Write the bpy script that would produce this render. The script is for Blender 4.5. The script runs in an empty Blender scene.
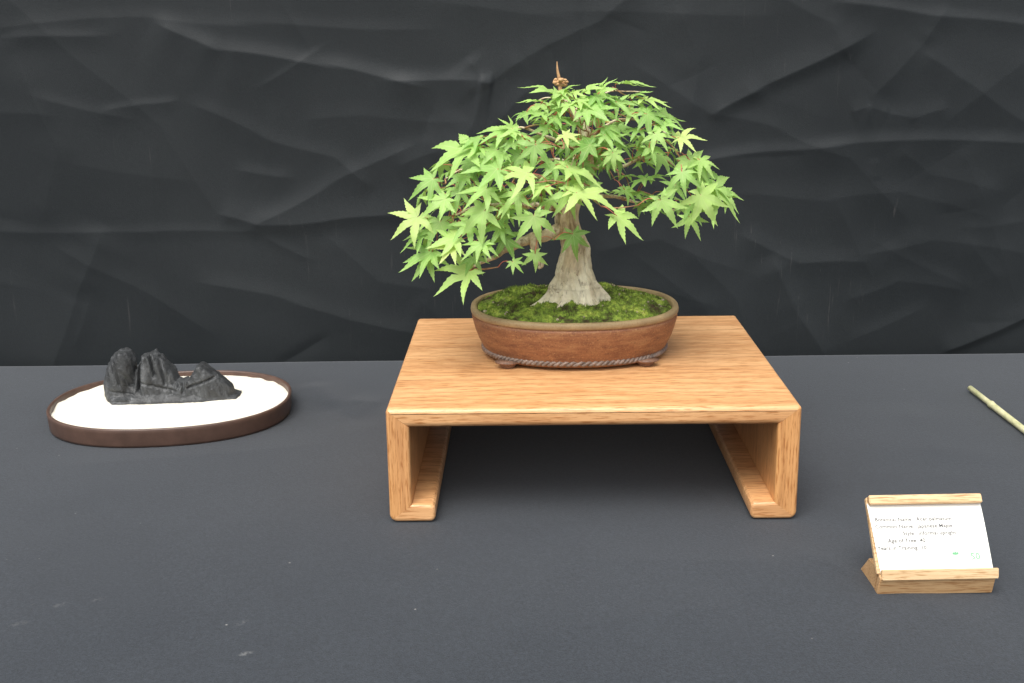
import bpy, bmesh, math, random
import numpy as np
from mathutils import Vector, Matrix, noise

S = bpy.context.scene
C = S.collection
R = math.radians
PI = math.pi

# ------------------------------------------------------------------ camera
CAM = dict(f=1200.0, pitch=0.2580896, roll=-0.0130565, loc=(-0.0810416, -1.1516241, 0.4964586))
_th, _ro = CAM['pitch'], CAM['roll']
FWD = Vector((0, math.cos(_th), -math.sin(_th)))
_r = Vector((1, 0, 0)); _u = _r.cross(FWD)
RT = math.cos(_ro) * _r + math.sin(_ro) * _u
UP = -math.sin(_ro) * _r + math.cos(_ro) * _u
CL = Vector(CAM['loc'])
cd = bpy.data.cameras.new('camera'); cam = bpy.data.objects.new('camera', cd); C.objects.link(cam)
cd.sensor_width = 36; cd.lens = CAM['f'] / 1024 * 36
cd.clip_start = 0.01; cd.clip_end = 200
m = Matrix((RT, UP, -FWD)).transposed().to_4x4(); m.translation = CL
cam.matrix_world = m
S.camera = cam

# ------------------------------------------------------------------ world, sun, exposure
SUN_EL, SUN_AZ = R(61), R(-156)          # azimuth measured from +Y towards +X: from the left and a little in front
W = bpy.data.worlds.new('World'); S.world = W; W.use_nodes = True
wn = W.node_tree; bg = wn.nodes['Background']
sky = wn.nodes.new('ShaderNodeTexSky'); sky.sky_type = 'NISHITA'; sky.sun_disc = False
sky.sun_elevation = SUN_EL; sky.sun_rotation = SUN_AZ
sky.dust_density = 4.0; sky.air_density = 1.0
hs = wn.nodes.new('ShaderNodeHueSaturation'); hs.inputs['Saturation'].default_value = 0.28   # overcast: a whitish sky
wn.links.new(sky.outputs[0], hs.inputs['Color']); wn.links.new(hs.outputs[0], bg.inputs[0])
bg.inputs[1].default_value = 0.13
sd = bpy.data.lights.new('sun', 'SUN'); so = bpy.data.objects.new('sun', sd); C.objects.link(so)
sd.energy = 1.5; sd.angle = R(40); sd.color = (1.0, 0.965, 0.9)
_d = Vector((math.sin(SUN_AZ) * math.cos(SUN_EL), math.cos(SUN_AZ) * math.cos(SUN_EL), math.sin(SUN_EL)))
so.rotation_euler = _d.to_track_quat('Z', 'Y').to_euler()
S.view_settings.view_transform = 'Standard'; S.view_settings.look = 'None'
S.view_settings.gamma = 1; S.view_settings.use_curve_mapping = False
S.view_settings.exposure = 0.80

# ------------------------------------------------------------------ helpers
def ray(x, y): return (x - 512) / CAM['f'] * RT - (y - 341.5) / CAM['f'] * UP + FWD
def at(x, y, Y):                      # photo position -> point on the vertical plane y = Y
    d = ray(x, y); return CL + d * ((Y - CL.y) / d.y)
def atz(x, y, z=0.0):                 # photo position -> point on the level z
    d = ray(x, y); return CL + d * ((z - CL.z) / d.z)
def px(p):
    d = Vector(p) - CL; z = d.dot(FWD)
    return 512 + CAM['f'] * d.dot(RT) / z, 341.5 - CAM['f'] * d.dot(UP) / z

def nt(name):
    mt = bpy.data.materials.new(name); mt.use_nodes = True
    t = mt.node_tree; return mt, t, t.nodes['Principled BSDF']
def node(t, typ, **kw):
    n = t.nodes.new(typ)
    for k, v in kw.items():
        if k in n.inputs: n.inputs[k].default_value = v
        else: setattr(n, k, v)
    return n
def ramp(t, fac, stops):
    r = t.nodes.new('ShaderNodeValToRGB')
    while len(r.color_ramp.elements) < len(stops): r.color_ramp.elements.new(0.5)
    for e, (p, c) in zip(r.color_ramp.elements, stops):
        e.position = p; e.color = (*c, 1) if len(c) == 3 else c
    t.links.new(fac, r.inputs[0]); return r.outputs[0]
def mix(t, fac, a, b, mode='MIX'):
    n = t.nodes.new('ShaderNodeMix'); n.data_type = 'RGBA'; n.blend_type = mode
    for s, v in ((0, fac), (6, a), (7, b)):
        if isinstance(v, bpy.types.NodeSocket): t.links.new(v, n.inputs[s])
        elif s == 0: n.inputs[0].default_value = v
        else: n.inputs[s].default_value = (*v, 1)
    return n.outputs[2]
def coords(t, scale=(1, 1, 1), rot=(0, 0, 0), src='Object'):
    tc = t.nodes.new('ShaderNodeTexCoord'); mp = t.nodes.new('ShaderNodeMapping')
    mp.inputs['Scale'].default_value = scale; mp.inputs['Rotation'].default_value = rot
    t.links.new(tc.outputs[src], mp.inputs[0]); return mp.outputs[0]
def nz(t, vec, scale, detail=4, rough=0.55, dist=0.0):
    n = node(t, 'ShaderNodeTexNoise'); n.inputs['Scale'].default_value = scale
    n.inputs['Detail'].default_value = detail; n.inputs['Roughness'].default_value = rough
    n.inputs['Distortion'].default_value = dist
    t.links.new(vec, n.inputs['Vector']); return n.outputs[0]
def bump(t, b, h, strength=0.3, dist=0.001):
    n = t.nodes.new('ShaderNodeBump'); n.inputs['Strength'].default_value = strength; n.inputs['Distance'].default_value = dist
    t.links.new(h, n.inputs['Height']); t.links.new(n.outputs[0], b.inputs['Normal'])

def mesh_obj(name, verts, faces, mat, parent=None, smooth=True, loc=None):
    me = bpy.data.meshes.new(name); me.from_pydata([tuple(v) for v in verts], [], [tuple(f) for f in faces]); me.update()
    if smooth: me.polygons.foreach_set('use_smooth', [True] * len(me.polygons))
    if mat: me.materials.append(mat)
    o = bpy.data.objects.new(name, me); C.objects.link(o)
    if parent: o.parent = parent
    if loc: o.location = loc
    return o
def bm_obj(name, bm, mat, parent=None, smooth=True):
    bmesh.ops.recalc_face_normals(bm, faces=bm.faces)
    me = bpy.data.meshes.new(name); bm.to_mesh(me); bm.free()
    if smooth: me.polygons.foreach_set('use_smooth', [True] * len(me.polygons))
    if mat: me.materials.append(mat)
    o = bpy.data.objects.new(name, me); C.objects.link(o)
    if parent: o.parent = parent
    return o
def autosmooth(o, deg=35):
    me = o.data; bm = bmesh.new(); bm.from_mesh(me)
    for e in bm.edges:
        if len(e.link_faces) == 2 and e.calc_face_angle(0) > R(deg): e.smooth = False
    bm.to_mesh(me); bm.free()
def empty(name, loc, label, cat, rz=0):
    o = bpy.data.objects.new(name, None); C.objects.link(o); o.location = loc; o.rotation_euler = (0, 0, rz)
    o.empty_display_size = 0.02; o['label'] = label; o['category'] = cat; return o
def tag(o, label=None, cat=None, kind=None):
    if label: o['label'] = label
    if cat: o['category'] = cat
    if kind: o['kind'] = kind
    return o

class Geo:
    def __init__(s): s.v = []; s.f = []
    def tube(s, pts, rads, n=8, cap=True):
        pts = [Vector(p) for p in pts]; base = len(s.v)
        up = None
        for i, p in enumerate(pts):
            t = (pts[min(i + 1, len(pts) - 1)] - pts[max(i - 1, 0)]).normalized()
            if up is None:
                up = t.orthogonal().normalized()
            up = (up - t * up.dot(t)).normalized(); sd_ = t.cross(up)
            for k in range(n):
                a = 2 * PI * k / n
                s.v.append(p + (up * math.cos(a) + sd_ * math.sin(a)) * rads[i])
        for i in range(len(pts) - 1):
            for k in range(n):
                a = base + i * n + k; b = base + i * n + (k + 1) % n
                s.f.append((a, b, b + n, a + n))
        if cap:
            s.f.append(tuple(base + k for k in range(n))[::-1])
            s.f.append(tuple(base + (len(pts) - 1) * n + k for k in range(n)))
    def box(s, a, b):
        base = len(s.v)
        for z in (a[2], b[2]):
            s.v += [Vector((a[0], a[1], z)), Vector((b[0], a[1], z)), Vector((b[0], b[1], z)), Vector((a[0], b[1], z))]
        s.f += [tuple(base + i for i in q) for q in ((3, 2, 1, 0), (4, 5, 6, 7), (0, 1, 5, 4), (1, 2, 6, 5), (2, 3, 7, 6), (3, 0, 4, 7))]
def smooth_path(pts, n):
    pts = [Vector(p) for p in pts]; out = []
    P = [pts[0] * 2 - pts[1]] + pts + [pts[-1] * 2 - pts[-2]]
    for i in range(1, len(P) - 2):
        for k in range(n):
            t = k / n; a, b, c, d = P[i - 1], P[i], P[i + 1], P[i + 2]
            out.append(0.5 * ((2 * b) + (c - a) * t + (2 * a - 5 * b + 4 * c - d) * t * t + (3 * b - a - 3 * c + d) * t ** 3))
    out.append(pts[-1]); return out

# ------------------------------------------------------------------ materials
def fabric_mat(name, dark, light, weave, specks, smudges=(), streaks=False, grain=1.0):
    mt, t, b = nt(name)
    v = coords(t)
    big = nz(t, v, 3.0, 3, 0.5)
    col = ramp(t, big, [(0.3, dark), (0.75, light)])
    # fine woven grain
    fine = nz(t, coords(t, (weave, weave * 0.6, weave)), 1.0, 2, 0.6)
    g = ramp(t, fine, [(0.3, (1 - .26 * grain,) * 3), (0.7, (1 + .26 * grain,) * 3)])
    col = mix(t, 1.0, col, g, 'MULTIPLY')
    fine2 = nz(t, coords(t, (weave * .32, weave * 0.26, weave * .32)), 1.0, 3, 0.7)
    col = mix(t, 1.0, col, ramp(t, fine2, [(0.32, (1 - .2 * grain,) * 3), (0.68, (1 + .2 * grain,) * 3)]), 'MULTIPLY')
    mid = nz(t, v, 17, 4, 0.6)
    col = mix(t, 1.0, col, ramp(t, mid, [(0.3, (0.95, 0.95, 0.96)), (0.7, (1.04, 1.04, 1.04))]), 'MULTIPLY')
    # lint
    if specks:
        vo = node(t, 'ShaderNodeTexVoronoi'); vo.inputs['Scale'].default_value = specks; t.links.new(v, vo.inputs['Vector'])
        dot = ramp(t, vo.outputs['Distance'], [(0.0, (1, 1, 1)), (0.055, (0, 0, 0))])
        sel = ramp(t, nz(t, v, specks * 0.37, 1), [(0.56, (0, 0, 0)), (0.62, (1, 1, 1))])
        col = mix(t, mix(t, 1.0, dot, sel, 'MULTIPLY'), col, (0.35, 0.34, 0.32))
    if streaks:                                        # chalky rubbed dust marks
        s1 = nz(t, coords(t, (150, 150, 8)), 1.0, 3, 0.7)
        s1 = ramp(t, s1, [(0.63, (0, 0, 0)), (0.80, (1, 1, 1))])
        s2 = ramp(t, nz(t, v, 4.2, 2, 0.5), [(0.54, (0, 0, 0)), (0.66, (1, 1, 1))])
        col = mix(t, mix(t, 1.0, s1, mix(t, 1.0, s2, (0.22, 0.22, 0.22), 'MULTIPLY'), 'MULTIPLY'), col, (0.28, 0.25, 0.24))
    tc = t.nodes.new('ShaderNodeTexCoord')
    for (x, y, r, st) in smudges:
        mp = t.nodes.new('ShaderNodeMapping'); mp.vector_type = 'TEXTURE'
        mp.inputs['Location'].default_value = (x, y, 0); mp.inputs['Scale'].default_value = (r, r * 0.55, 1)
        mp.inputs['Rotation'].default_value = (0, 0, 0.6)
        t.links.new(tc.outputs['Object'], mp.inputs[0])
        gr = node(t, 'ShaderNodeTexGradient', gradient_type='SPHERICAL'); t.links.new(mp.outputs[0], gr.inputs[0])
        n2 = ramp(t, nz(t, v, 260, 3, 0.7), [(0.42, (0, 0, 0)), (0.62, (st, st, st))])
        col = mix(t, mix(t, 1.0, gr.outputs[0], n2, 'MULTIPLY'), col, (0.5, 0.5, 0.48))
    t.links.new(col, b.inputs['Base Color'])
    b.inputs['Roughness'].default_value = 0.85
    b.inputs['Specular IOR Level'].default_value = 0.25
    b.inputs['Sheen Weight'].default_value = 0.25; b.inputs['Sheen Roughness'].default_value = 0.45
    bump(t, b, fine, 0.35, 0.0006)
    return mt, b

def wood_mat(name, axis, c_dark, c_mid, c_light, rough=0.38, grain=1.0, seed=0.0):
    """axis: grain direction 'x','y' or 'z'"""
    mt, t, b = nt(name)
    L = {'x': (1, 14, 14), 'y': (14, 1, 14), 'z': (14, 14, 1)}[axis]
    k = 1.0
    tc = t.nodes.new('ShaderNodeTexCoord'); mp = t.nodes.new('ShaderNodeMapping')
    mp.inputs['Location'].default_value = (seed, seed * 1.7, seed * .6)
    t.links.new(tc.outputs['Object'], mp.inputs[0]); base = mp.outputs[0]
    def sc(s):
        m2 = t.nodes.new('ShaderNodeMapping'); m2.inputs['Scale'].default_value = s; t.links.new(base, m2.inputs[0]); return m2.outputs[0]
    broad = nz(t, sc(tuple(15.0 if q == 14 else 2.6 for q in L)), 1.0, 4, 0.55, 1.2)
    rings = node(t, 'ShaderNodeTexWave', wave_type='BANDS', bands_direction={'x': 'Y', 'y': 'X', 'z': 'X'}[axis])
    rings.inputs['Scale'].default_value = 17 * grain; rings.inputs['Distortion'].default_value = 16.0
    rings.inputs['Detail'].default_value = 3; rings.inputs['Detail Scale'].default_value = 0.9
    t.links.new(sc(tuple(1.0 if q == 14 else 0.14 for q in L)), rings.inputs['Vector'])
    fine = nz(t, sc(tuple(60.0 * q / 14 * 14 if q == 14 else 22.0 for q in L)), 1.0, 4, 0.65)
    pores = nz(t, sc(tuple(620.0 if q == 14 else 48.0 for q in L)), 1.0, 3, 0.6)
    c1 = ramp(t, broad, [(0.28, c_mid), (0.72, c_light)])
    rr = ramp(t, rings.outputs['Fac'], [(0.0, (0, 0, 0)), (0.6, (0.06,) * 3), (0.92, (0.32,) * 3)])
    c2 = mix(t, rr, c1, c_dark)
    f2 = ramp(t, fine, [(0.35, (0.93, 0.90, 0.87)), (0.65, (1.06, 1.06, 1.06))])
    c3 = mix(t, 1.0, c2, f2, 'MULTIPLY')
    p2 = ramp(t, pores, [(0.50, (1.04, 1.04, 1.04)), (0.66, (0.62, 0.47, 0.33))])
    c4 = mix(t, 1.0, c3, p2, 'MULTIPLY')
    t.links.new(c4, b.inputs['Base Color'])
    b.inputs['Roughness'].default_value = rough
    b.inputs['Coat Weight'].default_value = 0.15; b.inputs['Coat Roughness'].default_value = 0.25
    bump(t, b, pores, 0.15, 0.0003)
    return mt
def plain(name, col, rough=0.6, spec=0.5, nscale=None, amt=0.15, bumpd=None):
    mt, t, b = nt(name)
    if nscale:
        n = nz(t, coords(t), nscale, 5, 0.6)
        lo = tuple(c * (1 - amt) for c in col); hi = tuple(min(1, c * (1 + amt)) for c in col)
        t.links.new(ramp(t, n, [(0.3, lo), (0.7, hi)]), b.inputs['Base Color'])
        if bumpd: bump(t, b, n, 0.5, bumpd)
    else: b.inputs['Base Color'].default_value = (*col, 1)
    b.inputs['Roughness'].default_value = rough; b.inputs['Specular IOR Level'].default_value = spec
    return mt

OD, OM, OL = (0.38, 0.165, 0.062), (0.62, 0.325, 0.138), (0.76, 0.455, 0.222)
M_oak_x = wood_mat('oak_grain_across', 'x', OD, OM, OL)
M_oak_z = wood_mat('oak_grain_upright', 'z', OD, OM, (0.64, 0.325, 0.120), seed=.37)
M_oak_f = wood_mat('oak_foot', 'x', OD, OM, OL, seed=1.9)

# ------------------------------------------------------------------ table cloth (setting)
def grid(x0, x1, nx, f, y0, y1, ny):
    xs = np.linspace(x0, x1, nx) if x1 is not None else x0; ys = np.linspace(y0, y1, ny) if y1 is not None else y0
    X, Y = np.meshgrid(xs, ys); V = f(X, Y)
    faces = []
    idx = np.arange(nx * ny).reshape(ny, nx)
    a = idx[:-1, :-1].ravel(); b_ = idx[:-1, 1:].ravel(); c_ = idx[1:, 1:].ravel(); d_ = idx[1:, :-1].ravel()
    return V, np.stack([a, b_, c_, d_], 1)
def grid_obj(name, V, F, mat):
    me = bpy.data.meshes.new(name)
    me.vertices.add(len(V)); me.vertices.foreach_set('co', V.astype(np.float32).ravel())
    me.loops.add(F.size); me.loops.foreach_set('vertex_index', F.astype(np.int32).ravel())
    me.polygons.add(len(F)); me.polygons.foreach_set('loop_start', np.arange(0, F.size, 4, dtype=np.int32))
    me.polygons.foreach_set('use_smooth', np.ones(len(F), bool))
    me.update(calc_edges=True); me.validate()
    me.materials.append(mat); o = bpy.data.objects.new(name, me); C.objects.link(o); return o

def crease_field(U, V, segs):
    """segs: ((u0,v0),(u1,v1), amp, w1, w2): a soft ridge with a sharp crest along a segment"""
    H = np.zeros_like(U)
    for (a, b_, A, w1, w2) in segs:
        dx, dy = b_[0] - a[0], b_[1] - a[1]; L = math.hypot(dx, dy) + 1e-9
        s = ((U - a[0]) * dx + (V - a[1]) * dy) / L; d = ((U - a[0]) * -dy + (V - a[1]) * dx) / L
        d = d + 0.012 * L * np.sin(s / L * 5 + a[0] * 40)
        e = np.clip(np.minimum(s, L - s) / (0.3 * L), -3, 1); taper = np.where(e > 0, e * e * (3 - 2 * e), 0)
        w = np.where(d > 0, w1, w2)
        H += A * taper * (0.6 * np.exp(-(np.sqrt(d * d + 6e-7) / w)) + 0.9 * np.exp(-(d / (2.6 * w)) ** 2))
    return H

cloth_smudges = [(*atz(60, 606)[:2], .009, .12), (*atz(98, 600)[:2], .009, .10), (*atz(241, 622)[:2], .009, .14),
                 (*atz(246, 652)[:2], .008, .3), (*atz(20, 624)[:2], .010, .10)]
M_cloth, _ = fabric_mat('black_tablecloth', (0.0225, 0.0275, 0.0345), (0.0300, 0.0355, 0.0430), 900, 42, cloth_smudges)
rng = np.random.default_rng(4)
def table_f(X, Y):
    segs = []
    def sg(p, q, A, w1, w2): segs.append((tuple(atz(*p)[:2]), tuple(atz(*q)[:2]), A, w1, w2))
    sg((305, 382), (345, 408), .0016, .012, .02); sg((345, 400), (385, 404), .0012, .01, .015)
    sg((296, 398), (380, 425), -.001, .012, .02)
    sg((770, 535), (1000, 640), .0014, .03, .03); sg((560, 560), (820, 560), .0008, .03, .04)
    sg((20, 470), (360, 440), .0008, .03, .05); sg((500, 640), (760, 600), .0008, .03, .05)
    sg((900, 400), (960, 470), .0008, .02, .03); sg((0, 520), (120, 683), .001, .03, .05)
    H = crease_field(X, Y, segs) * 1.2
    for k in range(8):
        a = rng.uniform(0, 2 * PI); f_ = rng.uniform(4, 14); H = H + 0.0005 * np.sin((X * math.cos(a) + Y * math.sin(a)) * f_ + rng.uniform(0, 6)) / (1 + f_ / 8)
    # flatten under the things that stand on it
    Z = H - 0.0008
    over = np.clip(Y - 0.622, 0, None); Yc = np.where(over > 0, 0.622 + 0.010 * (1 - np.exp(-over / 0.01)), Y)
    Z = np.where(over > 0, Z - over * (1 - np.exp(-over / 0.01)), Z)
    lo = np.clip(-0.62 - Y, 0, None); Yc = np.where(lo > 0, -0.62 - 0.01 * (1 - np.exp(-lo / .01)), Yc); Z = np.where(lo > 0, Z - lo, Z)
    return np.stack([X.ravel(), Yc.ravel(), Z.ravel()], 1)
ysegs = 420
V, F = grid(-1.6, 1.5, 420, table_f, -0.95, 0.95, ysegs)
table = grid_obj('tabletop', V, F, M_cloth)
tag(table, 'dark grey woven tablecloth stretched flat over the display table', None, 'structure')

# ------------------------------------------------------------------ backdrop curtain (setting)
M_back, _ = fabric_mat('black_backdrop', (0.0110, 0.0142, 0.0160), (0.0185, 0.0222, 0.0242), 700, 0, (), True, .4)
_.inputs['Sheen Weight'].default_value = 0.10; _.inputs['Roughness'].default_value = 0.55; _.inputs['Specular IOR Level'].default_value = 0.34
BY = 0.70
def bpt(x, y): p = at(x, y, BY); return (p.x, p.z)
CR = [  # photo polyline, amplitude mm (towards viewer), width above, width below (m)
 ([(-10, 27), (140, 18), (250, 25), (420, 27)], 2.2, .010, .03),
 ([(-10, 40), (120, 33)], 2.5, .008, .012),
 ([(160, 24), (215, 50), (330, 66), (420, 84)], 7, .012, .045),
 ([(0, -5), (80, 60), (165, 132), (215, 215)], 2.2, .02, .02),
 ([(105, 111), (140, 104), (175, 101)], 2.2, .006, .012),
 ([(195, 105), (265, 138), (335, 158), (370, 185)], 3, .012, .02),
 ([(228, 170), (300, 178)], 3.0, .01, .02),
 ([(222, 216), (262, 225), (330, 221), (410, 212)], 6, .022, .012),
 ([(255, 226), (330, 185), (410, 145)], 4.5, .012, .03),
 ([(205, 282), (290, 300), (350, 320), (420, 332)], 4, .015, .02),
 ([(100, 235), (80, 290), (45, 380)], 7, .035, .035),
 ([(-10, 229), (140, 234), (260, 229)], 2.0, .008, .01),
 ([(270, 368), (335, 333)], -3, .008, .012),
 ([(156, 95), (155, 370)], 1.6, .01, .01),
 ([(60, 250), (130, 285), (210, 330)], 2.5, .015, .02),
 ([(390, 79), (480, 82), (492, 84)], 5, .01, .03),
 ([(470, 60), (486, 84), (470, 130), (440, 160)], 4, .02, .03),
 ([(488, 84), (520, 62), (600, 20), (640, -10)], 3.5, .02, .015),
 ([(400, 165), (440, 150), (500, 120), (530, 88)], 4, .02, .03),
 ([(714, 114), (760, 90), (862, 37)], 7, .022, .010),
 ([(640, 70), (714, 114), (780, 128)], 2.6, .012, .02),
 ([(700, 160), (760, 153), (850, 143), (1040, 142)], 5.5, .010, .028),
 ([(852, 112), (868, 106), (886, 112), (912, 118), (945, 108)], 3.5, .012, .02),
 ([(868, 100), (925, 40), (945, 10)], 3.2, .02, .015),
 ([(925, 55), (965, 82), (1030, 125)], 4, .015, .02),
 ([(780, 130), (850, 160), (905, 215)], 3, .015, .02),
 ([(840, 3), (930, 14), (1040, 28)], 4, .008, .015),
 ([(770, -10), (830, 22), (850, 60)], 3, .015, .02),
 ([(775, 262), (795, 310), (828, 362)], 8, .018, .03),
 ([(745, 238), (800, 262), (860, 262)], 5, .015, .02),
 ([(860, 255), (930, 240), (1040, 255)], 3.5, .02, .03),
 ([(945, 352), (985, 335), (1040, 312)], 6, .02, .006),
 ([(740, 195), (830, 200), (900, 190), (980, 215)], 3, .02, .025),
 ([(690, 250), (735, 300), (760, 365)], 3.5, .02, .03),
 ([(640, 260), (700, 300), (720, 340)], 3, .02, .03),
 ([(600, 250), (660, 240), (740, 270)], 2.5, .02, .02),
 ([(850, 300), (900, 280), (960, 290)], 3.5, .02, .02),
 ([(960, 150), (985, 200), (1010, 290)], 3.5, .02, .03),
 ([(900, 150), (930, 175), (1000, 190)], 2.5, .015, .02),
 ([(680, 10), (700, 60), (690, 115)], 2.5, .02, .02),
 ([(440, 5), (560, 15), (760, 12)], 2.5, .02, .02),
 ([(310, 120), (360, 115), (460, 122)], 2.0, .015, .02),
 ([(20, 70), (60, 150), (40, 220)], 3, .03, .03),
 ([(420, 300), (450, 330), (470, 370)], 3, .02, .03),
 ([(330, 240), (380, 280), (430, 290)], 2.5, .015, .02),
]
segs = []
for pts, A, w1, w2 in CR:
    q = [bpt(*p) for p in pts]
    # densify as overlapping segments so the ridge runs through
    if len(q) == 2: segs.append((q[0], q[1], A * .00040, w1 * .46, w2 * .52))
    else:
        for i in range(len(q) - 1):
            ex = 0.22
            a, b_ = q[i], q[i + 1]; dx, dy = (b_[0] - a[0]) * ex, (b_[1] - a[1]) * ex
            segs.append(((a[0] - dx, a[1] - dy), (b_[0] + dx, b_[1] + dy), A * .00040, w1 * .46, w2 * .52))
for k in range(90):
    a = (rng.uniform(-1.3, 1.1), rng.uniform(-.1, 1.0)); L = rng.uniform(.06, .28); an = rng.normal(0, .9)
    segs.append((a, (a[0] + L * math.cos(an), a[1] + L * math.sin(an)), rng.uniform(.0003, .0011) * rng.choice([-1, 1]), rng.uniform(.004, .014), rng.uniform(.006, .02)))
for k in range(55):
    a = (rng.uniform(-1.3, 1.1), rng.uniform(-.1, 1.0)); L = rng.uniform(.03, .16); an = rng.normal(0, 1.1)
    segs.append((a, (a[0] + L * math.cos(an), a[1] + L * math.sin(an)), rng.uniform(.0002, .0006) * rng.choice([-1, 1]), rng.uniform(.002, .005), rng.uniform(.003, .008)))
def back_f(X, Z):
    H = crease_field(X, Z, segs)
    for k in range(14):
        a = rng.uniform(0, 2 * PI); f_ = rng.uniform(5, 26)
        H = H + 0.0027 * np.sin((X * math.cos(a) + Z * math.sin(a) * .6) * f_ + rng.uniform(0, 6) + 1.4 * np.sin(X * rng.uniform(2, 7) + Z * rng.uniform(2, 7))) / (1 + (f_ / 7) ** 1.6)
    return np.stack([X.ravel(), (BY - H).ravel(), Z.ravel()], 1)
_x = np.concatenate([np.linspace(-1.7, -1.02, 90)[:-1], np.linspace(-1.02, .86, 980), np.linspace(.86, 1.5, 90)[1:]])
_z = np.concatenate([np.linspace(-.5, -.06, 60)[:-1], np.linspace(-.06, .86, 520), np.linspace(.86, 1.15, 50)[1:]])
V, F = grid(_x, None, len(_x), back_f, _z, None, len(_z))
back = grid_obj('backdrop', V, F, M_back)
tag(back, 'creased black fabric backdrop hanging behind the table', None, 'structure')

# ------------------------------------------------------------------ display stand
SY = -0.0124461; SW, SH, SD = 0.42, 0.122163, 0.392392
stand = empty('display_stand', (0, 0, 0), 'low golden oak display stand with inturned feet, carrying the potted maple', 'display stand', SY)
_ek = {}
def ekm(o, ek):
    if o.data.name not in _ek: _ek[o.data.name] = {tuple(sorted(e.vertices)): e.index for e in o.data.edges}
    return _ek[o.data.name][tuple(sorted(ek))]
def prism(name, prof, mitre, y0, y1, r, mat, parent):
    """prof: list of (x,z) counter-clockwise; mitre: edge indices that stay put when the ends are rounded over"""
    n = len(prof)
    def inset(d):
        out = []
        for i in range(n):
            p0, p1, p2 = Vector(prof[i - 1]), Vector(prof[i]), Vector(prof[(i + 1) % n])
            e1 = (p1 - p0).normalized(); e2 = (p2 - p1).normalized()
            n1 = Vector((-e1.y, e1.x)); n2 = Vector((-e2.y, e2.x))
            d1 = 0 if ((i - 1) % n) in mitre else d; d2 = 0 if i in mitre else d
            det = n1.x * n2.y - n1.y * n2.x
            if abs(det) < 1e-4: out.append(p1 + n1 * max(d1, d2))
            else:
                c1, c2 = n1.dot(p1) + d1, n2.dot(p1) + d2
                out.append(Vector(((c1 * n2.y - c2 * n1.y) / det, (n1.x * c2 - n2.x * c1) / det)))
        return out
    rings = []; K = 5
    for k in range(K + 1):
        a = PI / 2 * k / K; rings.append((y0 + r * (1 - math.sin(a)), r * (1 - math.cos(PI / 2 - a))))
    rings = [(y0 + r * (1 - math.cos(PI / 2 * k / K)), r * (1 - math.sin(PI / 2 * k / K))) for k in range(K + 1)]
    rings += [(y1 - (y - y0), d) for (y, d) in rings[::-1]]
    bm = bmesh.new(); vs = []
    for (y, d) in rings: vs.append([bm.verts.new((p.x, y, p.y)) for p in inset(d)])
    for i in range(len(vs) - 1):
        for k in range(n):
            bm.faces.new((vs[i][k], vs[i][(k + 1) % n], vs[i + 1][(k + 1) % n], vs[i + 1][k]))
    bm.faces.new(vs[0]); bm.faces.new(vs[-1][::-1])
    o = bm_obj(name, bm, mat, parent); autosmooth(o, 28)
    for p_ in o.data.polygons:
        if len(p_.vertices) > 4:
            for ek in p_.edge_keys:
                o.data.edges[ekm(o, ek)].use_edge_sharp = True
    return o
def arc(cx, cz, r, a0, a1, n=5):
    return [(cx + r * math.cos(R(a0 + (a1 - a0) * k / n)), cz + r * math.sin(R(a0 + (a1 - a0) * k / n))) for k in range(n + 1)]
hw = SW / 2; tt, tl, tf = 0.0195, 0.0235, 0.0185; fl = 0.0475; ro = 0.004; ri = 0.004
g = 0.0002
# top board: mitred at both ends, outer corners eased
pt = [(-hw + tl + ri, SH - tt), (hw - tl - ri, SH - tt)]
pt += [(hw - tl, SH - tt)] + arc(hw - ro, SH - ro, ro, 44, 90, 3) + arc(-hw + ro, SH - ro, ro, 90, 136, 3) + [(-hw + tl, SH - tt)]
n_ = len(pt)
prism('top_board', pt, {2, n_ - 2}, 0, SD, 0.0055, M_oak_x, stand)
for s in (-1, 1):
    # upright panel, profile written for the right side then mirrored
    leg = [(hw - tl + g, SH - tt - g)] + [(hw - tl + g, tf - g)] + arc(hw - .008, .008, .008, -46, 0, 3) + arc(hw - ro, SH - ro, ro, 0, 44, 3)
    prof = leg
    # edges: 0 inner wall, 1 lower mitre, last upper mitre
    foot = [(hw - fl, .006)] + arc(hw - fl + .006, .006, .006, 200, 270, 3) + arc(hw - .008, .008, .008, -90, -46.0, 3) + [(hw - tl - g, tf)] + arc(hw - fl + .005, tf - .005, .005, 90, 180, 3)
    mit_leg, mit_foot = {1, len(leg) - 1}, {8}
    if s < 0:
        leg = [(-x, z) for x, z in leg][::-1]; foot = [(-x, z) for x, z in foot][::-1]
        nl, nf = len(leg), len(foot)
        mit_leg = {(nl - 2 - e) % nl for e in mit_leg}; mit_foot = {(nf - 2 - e) % nf for e in mit_foot}
    lo = prism('leg_panel', leg, mit_leg, 0, SD, 0.0035, M_oak_z, stand)
    prism('foot', foot, mit_foot, 0.0, SD, 0.0035, M_oak_f, lo)

# ------------------------------------------------------------------ potted maple
ZS = SH
PC = Vector((-0.0075, 0.222, 0))
PA, PB = 0.1215, 0.105
bonsai = empty('potted_bonsai', (PC.x, PC.y, ZS), 'small Japanese maple bonsai with fresh green leaves in an oval brown pot', 'bonsai tree')
bonsai_inv = Matrix.Translation(-Vector((PC.x, PC.y, ZS)))
def adopt(o, parent=bonsai, inv=bonsai_inv):     # mesh was written in world space
    o.data.transform(inv); o.parent = parent; return o
def oval(d, z, n, sq=2.25):
    out = []
    for k in range(n):
        a = 2 * PI * k / n; ca, sa = math.cos(a), math.sin(a)
        out.append(Vector((PC.x + (PA - d) * math.copysign(abs(ca) ** (2 / sq), ca), PC.y + (PB - d) * math.copysign(abs(sa) ** (2 / sq), sa), z)))
    return out
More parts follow.
